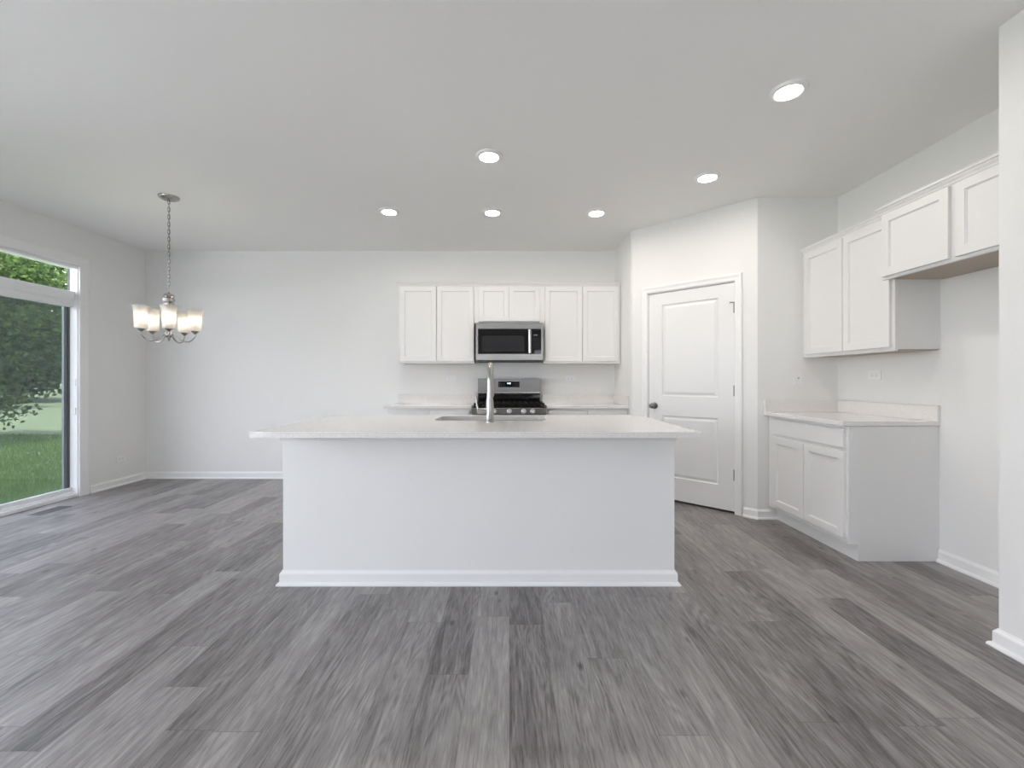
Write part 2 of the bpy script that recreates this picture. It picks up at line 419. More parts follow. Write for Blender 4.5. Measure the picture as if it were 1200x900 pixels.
# ------------------------------------------------------------------ left wall: patio door (door_2) with transom (window_1)
dp = thing('door_2', 'sliding glass patio door looking onto the lawn', 'door', (XL, 0, 0), kind='structure')
Y0, Y1 = DOOR_Y
bm = B()   # casing: flat board on the wall face around the opening
cw = 0.10
prof = [(0, 0), (0, 0.012), (0.012, 0.017), (0.07, 0.020), (0.088, 0.020), (cw, 0.014), (cw, 0)]
def casing(bm, path2, prof):
    """path2 in (a,z) plane; profile (outward, proud). returns list of (a,z,proud) rings"""
    P = [Vector(p) for p in path2]; n = len(P); rings = []
    for i in range(n):
        d0 = (P[i]-P[i-1]).normalized() if i > 0 else (P[1]-P[0]).normalized()
        d1 = (P[i+1]-P[i]).normalized() if i < n-1 else d0
        n0 = Vector((-d0.y, d0.x)); n1 = Vector((-d1.y, d1.x)); m_ = n0+n1; m_ = m_/m_.dot(n0)
        rings.append([(P[i].x+m_.x*o, P[i].y+m_.y*o, q) for o, q in prof])
    return rings
def skin(bm, rings, f):
    R = [[bm.verts.new(f(v)) for v in r] for r in rings]; k = len(R[0])
    for a, b in zip(R, R[1:]):
        for j in range(k): bm.faces.new((a[j], a[(j+1) % k], b[(j+1) % k], b[j]))
    bm.faces.new(R[0]); bm.faces.new(list(reversed(R[-1])))
skin(bm, casing(bm, [(Y0, 0.0), (Y0, DOOR_TOP), (Y1, DOOR_TOP), (Y1, 0.0)], prof), lambda v: (v[2], v[0], v[1]))
obj('casing', bm, 'trim', dp)
# jambs, head, mullion rail, sill
bobj('jamb', 'vinyl', dp, (-0.10, -0.004, Y1-0.006, Y1-0.001, 0.0, DOOR_TOP-0.002), bev=0.001)
bobj('jamb', 'vinyl', dp, (-0.10, -0.004, Y0+0.001, Y0+0.02, 0.0, DOOR_TOP-0.002), bev=0.001)
bobj('head', 'vinyl', dp, (-0.10, -0.004, Y0+0.02, Y1-0.006, DOOR_TOP-0.03, DOOR_TOP-0.002), bev=0.002)
bobj('mullion', 'vinyl', dp, (-0.10, -0.03, Y0+0.02, Y1-0.006, 1.995, 2.085), (-0.10, -0.045, Y0+0.02, Y1-0.006, 1.935, 1.995), bev=0.003)
bobj('sill', 'vinyl', dp, (-0.10, -0.002, Y0+0.02, Y1-0.006, 0.001, 0.035), (-0.10, -0.03, Y0+0.02, Y1-0.006, 0.035, 0.055), (-0.10, -0.06, Y0+0.02, Y1-0.006, 0.055, 0.085), bev=0.003)
ym = 3.50
# far panel: slim white stiles with glass; screen behind it in a grey frame
pf = B()
box(pf, -0.085, -0.055, ym, ym+0.06, 0.085, 1.935)
box(pf, -0.085, -0.055, ym+0.06, Y1-0.0065, 1.925, 1.935); box(pf, -0.085, -0.055, ym+0.06, Y1-0.0065, 0.085, 0.092)
fp = obj('panel_frame', pf, 'vinyl', dp)
bobj('pane', 'glass', fp, (-0.074, -0.070, ym+0.06, Y1-0.0065, 0.092, 1.925))
bobj('gasket', 'gasket', fp, (-0.099, -0.083, Y1-0.016, Y1-0.0065, 0.085, 1.935))
pf = B()
for a, b, z0, z1 in ((Y0+0.02, Y0+0.08, 0.085, 1.935), (ym-0.01, ym+0.05, 0.085, 1.935)): box(pf, -0.050, -0.032, a, b, z0, z1)
box(pf, -0.050, -0.032, Y0+0.08, ym-0.01, 1.87, 1.935); box(pf, -0.050, -0.032, Y0+0.08, ym-0.01, 0.085, 0.15)
fp2 = obj('panel_frame', pf, 'vinyl', dp)
bobj('pane', 'glass', fp2, (-0.043, -0.039, Y0+0.08, ym-0.01, 0.15, 1.87))
bobj('handle', 'vinyl', fp2, (-0.032, -0.005, ym-0.0, ym+0.03, 0.92, 1.14), bev=0.006)
sf = B()
for a, b, z0, z1 in ((Y1-0.046, Y1+0.028, 0.06, 1.96), (ym, ym+0.045, 0.06, 1.96)): box(sf, -0.124, -0.104, a, b, z0, z1)
scf = obj('screen_frame', sf, 'screenframe', dp); scf['label'] = 'grey screen frame'
bobj('screen', 'screen', scf, (-0.1145, -0.1135, ym+0.045, Y1-0.046, 0.06, 1.96))
for z in (1.16, 0.87):
    bobj('strike_plate', 'vinyl', dp, (-0.052, -0.020, Y1-0.014, Y1-0.0055, z-0.035, z+0.035), bev=0.003)
wt = thing('window_1', 'narrow transom window above the patio door', 'window', (XL, 0, 0), kind='structure')
wf = B()
box(wf, -0.099, -0.07, Y0+0.02, Y0+0.06, 2.085, DOOR_TOP-0.03)
obj('window_frame', wf, 'vinyl', wt)
bobj('gasket', 'gasket', wt, (-0.0995, -0.086, Y1-0.012, Y1-0.0065, 2.085, DOOR_TOP-0.03))
bobj('pane', 'glass', wt, (-0.084, -0.080, Y0+0.06, Y1-0.0065, 2.085, DOOR_TOP-0.03))

# windows out of the picture, behind the viewer
def plain_window(name, label, along, a, b, z0, z1, at):
    t = thing(name, label, 'window', (0, 0, 0), kind='structure')
    def bx(m0, m1, n0, n1, q0=-0.10, q1=-0.05):
        return (m0, m1, at+q0, at+q1, n0, n1) if along == 'x' else (at+q0, at+q1, m0, m1, n0, n1)
    mid = (a+b)/2
    f = bobj('window_frame', 'vinyl', t, bx(a, a+0.05, z0, z1), bx(b-0.05, b, z0, z1), bx(a+0.05, b-0.05, z1-0.05, z1), bx(a+0.05, b-0.05, z0, z0+0.05),
             bx(mid-0.025, mid+0.025, z0+0.05, z1-0.05), bx(a+0.05, mid-0.025, (z0+z1)/2-0.02, (z0+z1)/2+0.02), bx(mid+0.025, b-0.05, (z0+z1)/2-0.02, (z0+z1)/2+0.02))
    bobj('pane', 'glass', t, bx(a+0.05, b-0.05, z0+0.05, z1-0.05, -0.078, -0.074))
for i, (a, b) in enumerate(REAR_WINDOWS):
    plain_window('window_%d' % (i+2), ['window behind the viewer nearer the patio side', 'window behind the viewer nearer the cabinet side'][i], 'x', a, b, *REAR_Z, YREAR)
plain_window('window_4', 'wide window on the patio side behind the viewer', 'y', *LEFT_WIN, *LEFT_Z, XL)

# ------------------------------------------------------------------ pantry door (door_1)
pd = thing('door_1', 'white two-panel pantry door on the angled wall', 'door', (P1[0], P1[1], 0), DIAG, kind='structure')
bm = B()
prof = [(0, 0), (0, 0.010), (0.008, 0.014), (0.030, 0.014), (0.045, 0.019), (0.057, 0.019), (0.062, 0.014), (0.062, 0)]
skin(bm, casing(bm, [(U0+0.006, 0.0), (U0+0.006, DZ-0.006), (U1-0.006, DZ-0.006), (U1-0.006, 0.0)], prof), lambda v: (v[0], -v[2], v[1]))
obj('casing', bm, 'trim', pd)
bobj('jamb', 'trim', pd, (U0+0.0005, U0+0.011, 0.0, 0.109, 0.0, DZ-0.012)); bobj('jamb', 'trim', pd, (U1-0.009, U1-0.0005, 0.0, 0.109, 0.0, DZ-0.012))
bobj('head_jamb', 'trim', pd, (U0+0.0005, U1-0.0005, 0.0, 0.109, DZ-0.012, DZ-0.0005))
S0, S1, Z0, Z1 = 0.184, 0.996, 0.020, 2.050
FY = 0.008     # door face sits just behind the wall face
def slab_front(bm, x0, x1, z0, z1, panels, y):
    """flat face with panel openings, each opening stepped into a raised field"""
    xs = sorted({x0, x1, *[p[0] for p in panels], *[p[1] for p in panels]}); zs = sorted({z0, z1, *[p[2] for p in panels], *[p[3] for p in panels]})
    V = {}
    def v(x, z, yy=y):
        k = (round(x, 5), round(z, 5), round(yy, 5))
        if k not in V: V[k] = bm.verts.new((x, yy, z))
        return V[k]
    for a, b in zip(xs, xs[1:]):
        for c, e in zip(zs, zs[1:]):
            if any(p[0] <= a and b <= p[1] and p[2] <= c and e <= p[3] for p in panels): continue
            bm.faces.new((v(a, c), v(b, c), v(b, e), v(a, e)))
    for p in panels:
        steps = p[4]; prev = [(p[0], p[2]), (p[1], p[2]), (p[1], p[3]), (p[0], p[3])]; py = y
        for ins, dep in steps:
            cur = [(p[0]+ins, p[2]+ins), (p[1]-ins, p[2]+ins), (p[1]-ins, p[3]-ins), (p[0]+ins, p[3]-ins)]; cy = y+dep
            for i in range(4):
                j = (i+1) % 4
                bm.faces.new((v(*prev[i], py), v(*prev[j], py), v(*cur[j], cy), v(*cur[i], cy)))
            prev, py = cur, cy
        bm.faces.new([v(*q, py) for q in prev])
    return v
raised = [(0.006, 0.009), (0.016, 0.010), (0.034, 0.003), (0.040, 0.002)]
bm = B()
v = slab_front(bm, S0, S1, Z0, Z1, [(S0+0.138, S1-0.138, 1.028, 1.930, raised), (S0+0.138, S1-0.138, 0.235, 0.836, raised)], FY)
yb = FY+0.035
for q in ([(S0, Z0), (S1, Z0)], [(S1, Z0), (S1, Z1)], [(S1, Z1), (S0, Z1)], [(S0, Z1), (S0, Z0)]):
    (a, c), (b, e) = q
    # side faces (front edge may be subdivided; fine)
    bm.faces.new((bm.verts.new((a, FY, c)), bm.verts.new((b, FY, e)), bm.verts.new((b, yb, e)), bm.verts.new((a, yb, c))))
bm.faces.new([bm.verts.new((x, yb, z)) for x, z in ((S0, Z0), (S1, Z0), (S1, Z1), (S0, Z1))])
bmesh.ops.remove_doubles(bm, verts=bm.verts[:], dist=1e-5)
obj('door_slab', bm, 'door', pd)
bm = B(); lathe(bm, [(0, 0), (0.032, 0), (0.033, 0.004), (0.028, 0.009), (0.012, 0.012), (0.011, 0.030), (0.020, 0.034), (0.027, 0.042), (0.029, 0.052), (0.026, 0.062), (0.017, 0.068), (0, 0.070)], (S0+0.062, FY, 0.93), 24, 'Y')
kn = obj('door_knob', bm, 'hinge', pd, True); kn['label'] = 'satin nickel round knob'
bobj('latch_plate', 'slot', pd, (S0-0.003, S0+0.0005, FY+0.0, FY+0.03, 0.90, 0.957))
for z in (1.827, 1.090, 0.345):
    bm = B(); tube(bm, [(S1+0.003, -0.003, z-0.048), (S1+0.003, -0.003, z+0.048)], 0.0075, 10)
    h = obj('hinge', bm, 'hinge', pd, True); h['label'] = 'satin nickel hinge'
bm = B(); tube(bm, [(S1-0.003, -0.008, 1.872), (S1-0.035, -0.010, 1.872)], 0.0045, 8)
obj('hinge_stop', bm, 'hinge', pd, True)

# ------------------------------------------------------------------ cabinets
SHK = [(0.0006, 0.005), (0.005, 0.0065), (0.0056, 0.0105)]
def shaker(name, parent, x0, x1, z0, z1, y, rail=0.052, th=0.019, mname='cabinet'):
    bm = B()
    e = 0.002
    slab_front(bm, x0+e, x1-e, z0+e, z1-e, [(x0+rail, x1-rail, z0+rail, z1-rail, SHK)], y)
    A = [(x0+e, z0+e), (x1-e, z0+e), (x1-e, z1-e), (x0+e, z1-e)]; C = [(x0, z0), (x1, z0), (x1, z1), (x0, z1)]
    for i in range(4):
        j = (i+1) % 4
        bm.faces.new([bm.verts.new(q) for q in ((A[i][0], y, A[i][1]), (A[j][0], y, A[j][1]), (C[j][0], y+e, C[j][1]), (C[i][0], y+e, C[i][1]))])
        bm.faces.new([bm.verts.new(q) for q in ((C[i][0], y+e, C[i][1]), (C[j][0], y+e, C[j][1]), (C[j][0], y+th, C[j][1]), (C[i][0], y+th, C[i][1]))])
    bm.faces.new([bm.verts.new((a, y+th, c)) for a, c in C])
    bmesh.ops.remove_doubles(bm, verts=bm.verts[:], dist=1e-5)
    return obj(name, bm, mname, parent)
def flat_front(name, parent, x0, x1, z0, z1, y, th=0.019):
    bm = B(); box(bm, x0, x1, y, y+th, z0, z1, bev=0.004, seg=2); return obj(name, bm, 'cabinet', parent)
def upper(name, label, loc, rz, w, h, d, doors, group=None, rail=0.052):
    """origin = back bottom left corner seen from the front; front is local -Y"""
    t = thing(name, label, 'cabinet', loc, rz, group)
    bobj('carcass', 'cabinet', t, (0, w, -d+0.02, 0, 0.012, h))
    bobj('face_frame', 'cabinet', t, (0, w, -d, -d+0.0199, 0, h), bev=0.0008)
    bobj('bottom_panel', 'ply', t, (0.014, w-0.014, -d+0.0205, -0.001, 0.006, 0.0119))['label'] = 'tan wood underside'
    for a, b, z0, z1 in doors: shaker('door', t, a, b, z0, z1, -d-0.0195, rail)
    return t
DU = 0.305
zt = 0.913
# back wall: x edges from the photograph
UB = 1.373
upper('wall_cabinet', 'white two-door wall cabinet left of the microwave', (-1.262, YB-0.001, UB), 0, 0.862, zt, DU,
      [(0.022, 0.432, 0.024, 0.872), (0.440, 0.857-0.004, 0.024, 0.872)], 'white wall cabinets')
upper('wall_cabinet', 'short white two-door wall cabinet over the microwave', (-0.3995, YB-0.001, 1.83), 0, 0.788, 0.456, DU,
      [(0.050, 0.390, 0.020, 0.415), (0.394, 0.744, 0.020, 0.415)], 'white wall cabinets')
upper('wall_cabinet', 'white two-door wall cabinet right of the microwave', (0.389, YB-0.001, UB), 0, 0.875, zt, DU,
      [(0.014, 0.434, 0.024, 0.872), (0.440, 0.852, 0.024, 0.872)], 'white wall cabinets')
CROWN = [(0, 0), (0.006, 0), (0.008, 0.010), (0.016, 0.020), (0.020, 0.030), (0.026, 0.034), (0.026, 0.046), (0, 0.046)]
def crown(name, path, z, label):
    bm = B(); sweep(bm, path, [(o, z+q) for o, q in CROWN]); o = obj(name, bm, 'cabinet'); return tag(o, label, 'molding')
FYB = YB-0.001-DU
crown('crown_molding', [(-1.2625, YB-0.002), (-1.2625, FYB-0.0005), (1.2645, FYB-0.0005)], 2.251, 'white crown strip along the cabinets above the microwave')
# right wall (front faces -X)
RZ = -PI/2
WR = YR-0.003-2.858
upper('wall_cabinet', 'tall white two-door wall cabinet on the right wall over the counter', (XR-0.001, YR-0.002, UB), RZ, WR, zt, 0.296,
      [(0.040, 0.458, 0.026, 0.872), (0.466, 0.868, 0.026, 0.872)], 'white wall cabinets')
upper('refrigerator_cabinet', 'short deep white cabinet over the empty refrigerator space', (XR-0.001, 2.856, 1.829), RZ, 0.908, 0.457, 0.385,
      [(0.020, 0.452, 0.018, 0.415), (0.486, 0.895, 0.018, 0.415)])
xf1, xf2 = XR-0.001-0.296, XR-0.001-0.385
crown('crown_molding', [(xf1-0.0005, YR-0.002), (xf1-0.0005, 2.858)], 2.251, 'white crown strip on the tall right-hand wall cabinet')
crown('crown_molding', [(xf1+0.06, 2.8565), (xf2-0.0005, 2.8565), (xf2-0.0005, 1.948)], 2.252, 'white crown strip on the cabinet over the refrigerator space')

def base_cabinet(name, label, loc, rz, w, d, doors, drawers, toe=0.075, group=None):
    t = thing(name, label, 'cabinet', loc, rz, group)
    bobj('carcass', 'cabinet', t, (0, w, -d+0.02, 0, 0.110, 0.882), (0.0, w, -d+toe, 0, 0.0, 0.110))
    bobj('face_frame', 'cabinet', t, (0, w, -d, -d+0.0199, 0.110, 0.882), bev=0.0008)
    bobj('toe_kick', 'cabinet', t, (0.0, w-0.0005, -d+toe-0.012, -d+toe-0.0005, 0.0, 0.1095))
    for q in doors: shaker('door', t, *q, -d-0.0195)
    for q in drawers: flat_front('drawer_front', t, *q, -d-0.0195)
    return t
WB = YR-0.002-2.868
base_cabinet('base_cabinet', 'white base cabinet with one wide drawer under the right-hand counter', (XR-0.001, YR-0.002, 0), RZ, WB, 0.592,
             [(0.085, 0.468, 0.142, 0.714), (0.474, WB-0.018, 0.142, 0.714)], [(0.085, WB-0.018, 0.736, 0.860)], group='white base cabinets')
base_cabinet('base_cabinet', 'white base cabinet left of the range', (-1.300, YB-0.001, 0), 0, 0.895, 0.61,
             [(0.02, 0.443, 0.142, 0.700), (0.452, 0.875, 0.142, 0.700)], [(0.02, 0.443, 0.722, 0.862), (0.452, 0.875, 0.722, 0.862)], group='white base cabinets')
base_cabinet('base_cabinet', 'white base cabinet between the range and the pantry wall', (0.395, YB-0.001, 0), 0, 0.870, 0.61,
             [(0.02, 0.431, 0.142, 0.700), (0.439, 0.850, 0.142, 0.700)], [(0.02, 0.431, 0.722, 0.862), (0.439, 0.850, 0.722, 0.862)], group='white base cabinets')

def counter(name, label, boxes_, splash):
    t = thing(name, label, 'countertop')
    bobj('slab', 'quartz', t, *boxes_, bev=0.002)
    for s in splash: bobj('backsplash', 'quartz', t, s, bev=0.0015)
    return t
CZ0, CZ1 = 0.884, 0.914
counter('countertop', 'white speckled quartz counter on the right-hand base cabinet',
        [(2.169, XR-0.001, 2.858, YR-0.001, CZ0, CZ1)], [(XR-0.021, XR-0.001, 2.858, YR-0.0215, CZ1, 1.016), (2.169, XR-0.001, YR-0.021, YR-0.001, CZ1, 1.016)])
counter('countertop', 'white quartz counter left of the range', [(-1.335, -0.402, 4.65, YB-0.001, CZ0, CZ1)], [(-1.335, -0.402, YB-0.021, YB-0.001, CZ1, 1.016)])
counter('countertop', 'white quartz counter between range and pantry wall', [(0.394, XS-0.001, 4.65, YB-0.001, CZ0, CZ1)],
        [(0.394, XS-0.0215, YB-0.021, YB-0.001, CZ1, 1.016), (XS-0.021, XS-0.001, 4.65, YB-0.001, CZ1, 1.016)])

# ------------------------------------------------------------------ island
IX0, IX1, IY0, IY1 = -1.312, 0.956, 2.545, 3.36
isl = thing('kitchen_island', 'large white panelled kitchen island in the middle of the floor', 'island', ((IX0+IX1)/2, (IY0+IY1)/2, 0))
cx, cy = (IX0+IX1)/2, (IY0+IY1)/2
def L_(x, y): return (x-cx, y-cy)
hx0, hx1 = IX0-cx, IX1-cx; hy0, hy1 = IY0-cy, IY1-cy
bm = B()
box(bm, hx0, hx1, hy0, hy0+0.12, 0, 0.883, bev=0.002); obj('front_panel', bm, 'wall', isl)
bm = B()
# hollow cabinet run behind the panel: two ends, floor and kitchen-side face frame
box(bm, hx0, hx0+0.02, hy0+0.12, hy1, 0, 0.883); obj('end_panel', bm, 'cabinet', isl)
bm = B(); box(bm, hx1-0.02, hx1, hy0+0.12, hy1, 0, 0.883); obj('end_panel', bm, 'cabinet', isl)
bm = B(); box(bm, hx0+0.02, hx1-0.02, hy1-0.02, hy1, 0.11, 0.883); obj('face_frame', bm, 'cabinet', isl)
bobj('toe_kick', 'cabinet', isl, (hx0+0.02, hx1-0.02, hy1-0.087, hy1-0.075, 0, 0.11))
bm = B(); sweep(bm, [(hx0, hy1), (hx0, hy0), (hx1, hy0), (hx1, hy1)], BASE); obj('baseboard', bm, 'trim', isl)
UT = [(0, 0.832), (0.006, 0.832), (0.010, 0.842), (0.018, 0.850), (0.020, 0.862), (0.020, 0.8835), (0, 0.8835)]
bm = B(); sweep(bm, [(hx0, hy1), (hx0, hy0), (hx1, hy0), (hx1, hy1)], UT); obj('top_molding', bm, 'trim', isl)
xw = (hx1-hx0-0.04)/4
for k in range(4):
    a = hx0+0.02+k*xw
    s = shaker('door', isl, -(a+xw-0.006), -(a+0.006), 0.14, 0.86, -hy1-0.0195); s.rotation_euler = (0, 0, PI)

# countertop with sink cut-out
KX0, KX1, KY0, KY1 = -1.348, 0.996, 2.27, 3.40
SX0, SX1, SY0, SY1 = -0.507, 0.250, 2.935, 3.300
def rrect(x0, x1, y0, y1, r, n=6):
    out = []
    for (cx_, cy_, a0) in ((x1-r, y1-r, 0), (x0+r, y1-r, 90), (x0+r, y0+r, 180), (x1-r, y0+r, 270)):
        for k in range(n+1):
            a = math.radians(a0+90*k/n); out.append((cx_+r*math.cos(a), cy_+r*math.sin(a)))
    return out
def slab_hole(bm, outer, inner, z0, z1, ch=0.002):
    def ins(poly, d_):   # grow/shrink about centre bounding (for rects)
        return poly
    (ox0, ox1, oy0, oy1) = outer
    def loop(pts, z): 
        vs_ = [bm.verts.new((x, y, z)) for x, y in pts]; es = [bm.edges.new((vs_[i], vs_[(i+1) % len(vs_)])) for i in range(len(vs_))]; return vs_, es
    otop = rrect(ox0+ch, ox1-ch, oy0+ch, oy1-ch, 0.004, 2); omid = rrect(ox0, ox1, oy0, oy1, 0.006, 2)
    a, ea = loop(otop, z1); b, eb = loop(inner, z1)
    bmesh.ops.triangle_fill(bm, edges=ea+eb, use_beauty=True)
    c = [bm.verts.new((x, y, z1-ch)) for x, y in omid]; n = len(a)
    e_, ee = loop(omid, z0); g, eg = loop(inner, z0)
    bmesh.ops.triangle_fill(bm, edges=ee+eg, use_beauty=True)
    for i in range(n):
        j = (i+1) % n
        bm.faces.new((a[i], a[j], c[j], c[i])); bm.faces.new((c[i], c[j], e_[j], e_[i]))
    for i in range(len(b)):
        j = (i+1) % len(b); bm.faces.new((b[i], b[j], g[j], g[i]))
inner = rrect(SX0, SX1, SY0, SY1, 0.05)
bm = B(); slab_hole(bm, (KX0, KX1, KY0, KY1), inner, CZ0, CZ1)
tag(obj('countertop', bm, 'quartz'), 'long white quartz island counter with a sink cut into it', 'countertop')
# undermount sink
sk = thing('sink', 'stainless undermount sink set into the island counter', 'sink', ((SX0+SX1)/2, (SY0+SY1)/2, CZ0))
scx, scy = (SX0+SX1)/2, (SY0+SY1)/2
loops = [(rrect(SX0-0.02, SX1+0.02, SY0-0.02, SY1+0.02, 0.06), -0.0016), (rrect(SX0-0.003, SX1+0.003, SY0-0.003, SY1+0.003, 0.05), -0.0016),
         (rrect(SX0+0.002, SX1-0.002, SY0+0.002, SY1-0.002, 0.05), -0.010), (rrect(SX0+0.012, SX1-0.012, SY0+0.012, SY1-0.012, 0.05), -0.185), (rrect(SX0+0.04, SX1-0.04, SY0+0.04, SY1-0.04, 0.05), -0.205)]
bm = B(); R = [[bm.verts.new((x-scx, y-scy, z)) for x, y in l] for l, z in loops]
for a, b in zip(R, R[1:]):
    n = len(a)
    for i in range(n): bm.faces.new((a[i], a[(i+1) % n], b[(i+1) % n], b[i]))
bm.faces.new(R[-1]); o = obj('bowl', bm, 'sink', sk, True)
md = o.modifiers.new('thickness', 'SOLIDIFY'); md.thickness = 0.0015; md.offset = -1
bm = B(); lathe(bm, [(0, 0.004), (0.020, 0.003), (0.030, 0.002), (0.044, 0.004), (0.046, 0.0)], (0, 0, -0.204), 24); obj('drain', bm, 'chrome', sk, True)
# faucet
fc = thing('faucet', 'brushed nickel gooseneck faucet standing on the island counter', 'faucet', (-0.126, 2.815, CZ1))
bm = B(); lathe(bm, [(0, 0.0), (0.029, 0.0), (0.029, 0.004), (0.0265, 0.008), (0.0255, 0.10), (0.0235, 0.135), (0.021, 0.150), (0.016, 0.152), (0, 0.152)], n=28); obj('body', bm, 'nickel', fc, True)
bm = B(); pts = [(0, 0, 0.14), (0, 0, 0.20), (0, 0, 0.27)]; rad = [0.0215, 0.0185, 0.0165]
for k in range(1, 13):
    a = PI*k/12; pts.append((0, 0.105-0.105*math.cos(a), 0.27+0.105*math.sin(a)*1.0)); rad.append(0.0152)
pts.append((0, 0.21, 0.25)); rad.append(0.0152)
tube(bm, pts, rad, 18); obj('spout', bm, 'nickel', fc, True)
bm = B(); tube(bm, [(0, 0.21, 0.262), (0, 0.211, 0.20), (0, 0.212, 0.165), (0, 0.212, 0.155)], [0.017, 0.0195, 0.021, 0.018], 18); obj('spray_head', bm, 'nickel', fc, True)
bm = B(); tube(bm, [(-0.015, 0, 0.070), (-0.060, 0, 0.070), (-0.078, 0, 0.070), (-0.083, 0, 0.070)], [0.0195, 0.0185, 0.0175, 0.012], 18); hb = obj('handle', bm, 'nickel', fc, True)
bm = B(); tube(bm, [(-0.072, 0, 0.078), (-0.082, 0, 0.105), (-0.086, 0, 0.140), (-0.091, 0, 0.168)], [0.007, 0.0062, 0.0055, 0.005], 12); obj('lever', bm, 'nickel', hb, True)

# ------------------------------------------------------------------ microwave
MWY = YB-0.41
mw = thing('microwave', 'stainless over-the-range microwave with black glass door', 'microwave', (-0.0005, YB-0.001, 1.395))
mx0, mx1 = -0.372, 0.372
bobj('case', 'steel', mw, (mx0-0.004, mx1+0.006, -0.385, 0, 0.012, 0.432), bev=0.003)
bm = B(); slab_front(bm, mx0, mx1, 0.022, 0.424, [(mx0+0.022, mx1-0.018, 0.080, 0.362, [(0.001, 0.004)])], -0.409)
for (a, c), (b, e) in (((mx0, 0.022), (mx1, 0.022)), ((mx1, 0.022), (mx1, 0.424)), ((mx1, 0.424), (mx0, 0.424)), ((mx0, 0.424), (mx0, 0.022))):
    bm.faces.new([bm.verts.new(q) for q in ((a, -0.409, c), (b, -0.409, e), (b, -0.3855, e), (a, -0.3855, c))])
bmesh.ops.remove_doubles(bm, verts=bm.verts[:], dist=1e-5); obj('front_frame', bm, 'steel', mw)
bobj('door_glass', 'blackglass', mw, (mx0+0.0235, 0.208, -0.4075, -0.4052, 0.0815, 0.3605))
bobj('control_panel', 'blackglass', mw, (0.2085, mx1-0.0195, -0.4078, -0.4052, 0.0815, 0.3605))
bobj('door_window', 'greyglass', mw, (mx0+0.062, 0.165, -0.4085, -0.4076, 0.108, 0.285))
bm = B(); tube(bm, [(0.226, -0.441, 0.090), (0.226, -0.441, 0.350)], 0.0165, 16); hd = obj('handle', bm, 'chrome', mw, True)
for z in (0.105, 0.335):
    bm = B(); tube(bm, [(0.226, -0.4079, z), (0.226, -0.435, z)], 0.009, 10); obj('handle_post', bm, 'chrome', hd, True)
bobj('vent_grille', 'blackplastic', mw, (mx0+0.012, mx1-0.012, -0.400, -0.02, 0.0, 0.0118))
def text(name, body, size, loc, m, parent, align='CENTER'):
    cu = bpy.data.curves.new(name, 'FONT'); cu.body = body; cu.size = size; cu.align_x = align; cu.align_y = 'CENTER'; cu.extrude = 0.0004
    tmp = bpy.data.objects.new(name+'_tmp', cu); COL.objects.link(tmp)
    dg = bpy.context.evaluated_depsgraph_get(); me = bpy.data.meshes.new_from_object(tmp.evaluated_get(dg))
    bpy.data.objects.remove(tmp); me.materials.clear(); me.materials.append(M[m])
    o = bpy.data.objects.new(name, me); COL.objects.link(o); o.parent = parent; o.location = loc; o.rotation_euler = (PI/2, 0, 0)
    return o
# dim touch-key marks under a small display on the control panel
bobj('display', 'dimtext', mw, (0.268, 0.312, -0.4085, -0.4079, 0.286, 0.298))
bm = B()
for r in range(5):
    for c in range(3): box(bm, 0.258+c*0.026, 0.272+c*0.026, -0.4084, -0.4079, 0.252-r*0.026, 0.256-r*0.026)
kp = obj('touch_keys', bm, mat('faint_key_print', (0.05, 0.05, 0.052), 0.5), mw); kp['kind'] = 'stuff'

# ------------------------------------------------------------------ range
rg = thing('range', 'stainless gas range with black cooktop between the back counters', 'range', (-0.004, YB-0.012, 0))
rw = 0.385
bobj('body', 'rangesteel', rg, (-rw, rw, -0.64, 0, 0.03, 0.885), bev=0.002)
bobj('cooktop', 'black', rg, (-rw, rw, -0.672, -0.075, 0.886, 0.905), bev=0.005)
# backguard
bobj('back_riser', 'blackglass', rg, (-0.368, 0.368, -0.078, -0.001, 0.9055, 1.036))
bg_ = B()
for pts in ([(-0.372, -0.088), (0.372, -0.088)],):
    pass
box(bg_, -0.372, 0.372, -0.090, -0.001, 1.0365, 1.203, bev=0.004, seg=2); bgo = obj('backguard', bg_, 'rangesteel', rg)
bobj('trim_lip', 'nickel', bgo, (-0.372, 0.372, -0.098, -0.0905, 1.030, 1.046), bev=0.002)
dsp = bobj('display', 'blackglass', rg, (-0.128, 0.122, -0.0925, -0.0906, 1.102, 1.168))
text('clock_digits', '4:05', 0.026, (-0.002, -0.0927, 1.146), 'digits', dsp)
bm = B()
for r in range(2):
    for c in range(4):
        for sgn in (-1, 1):
            x = sgn*(0.050+c*0.020)-0.003; box(bm, x-0.005, x+0.005, -0.0932, -0.0926, 1.118+r*0.022, 1.1205+r*0.022)
kb = obj('touch_keys', bm, 'dimtext', dsp); kb['kind'] = 'stuff'
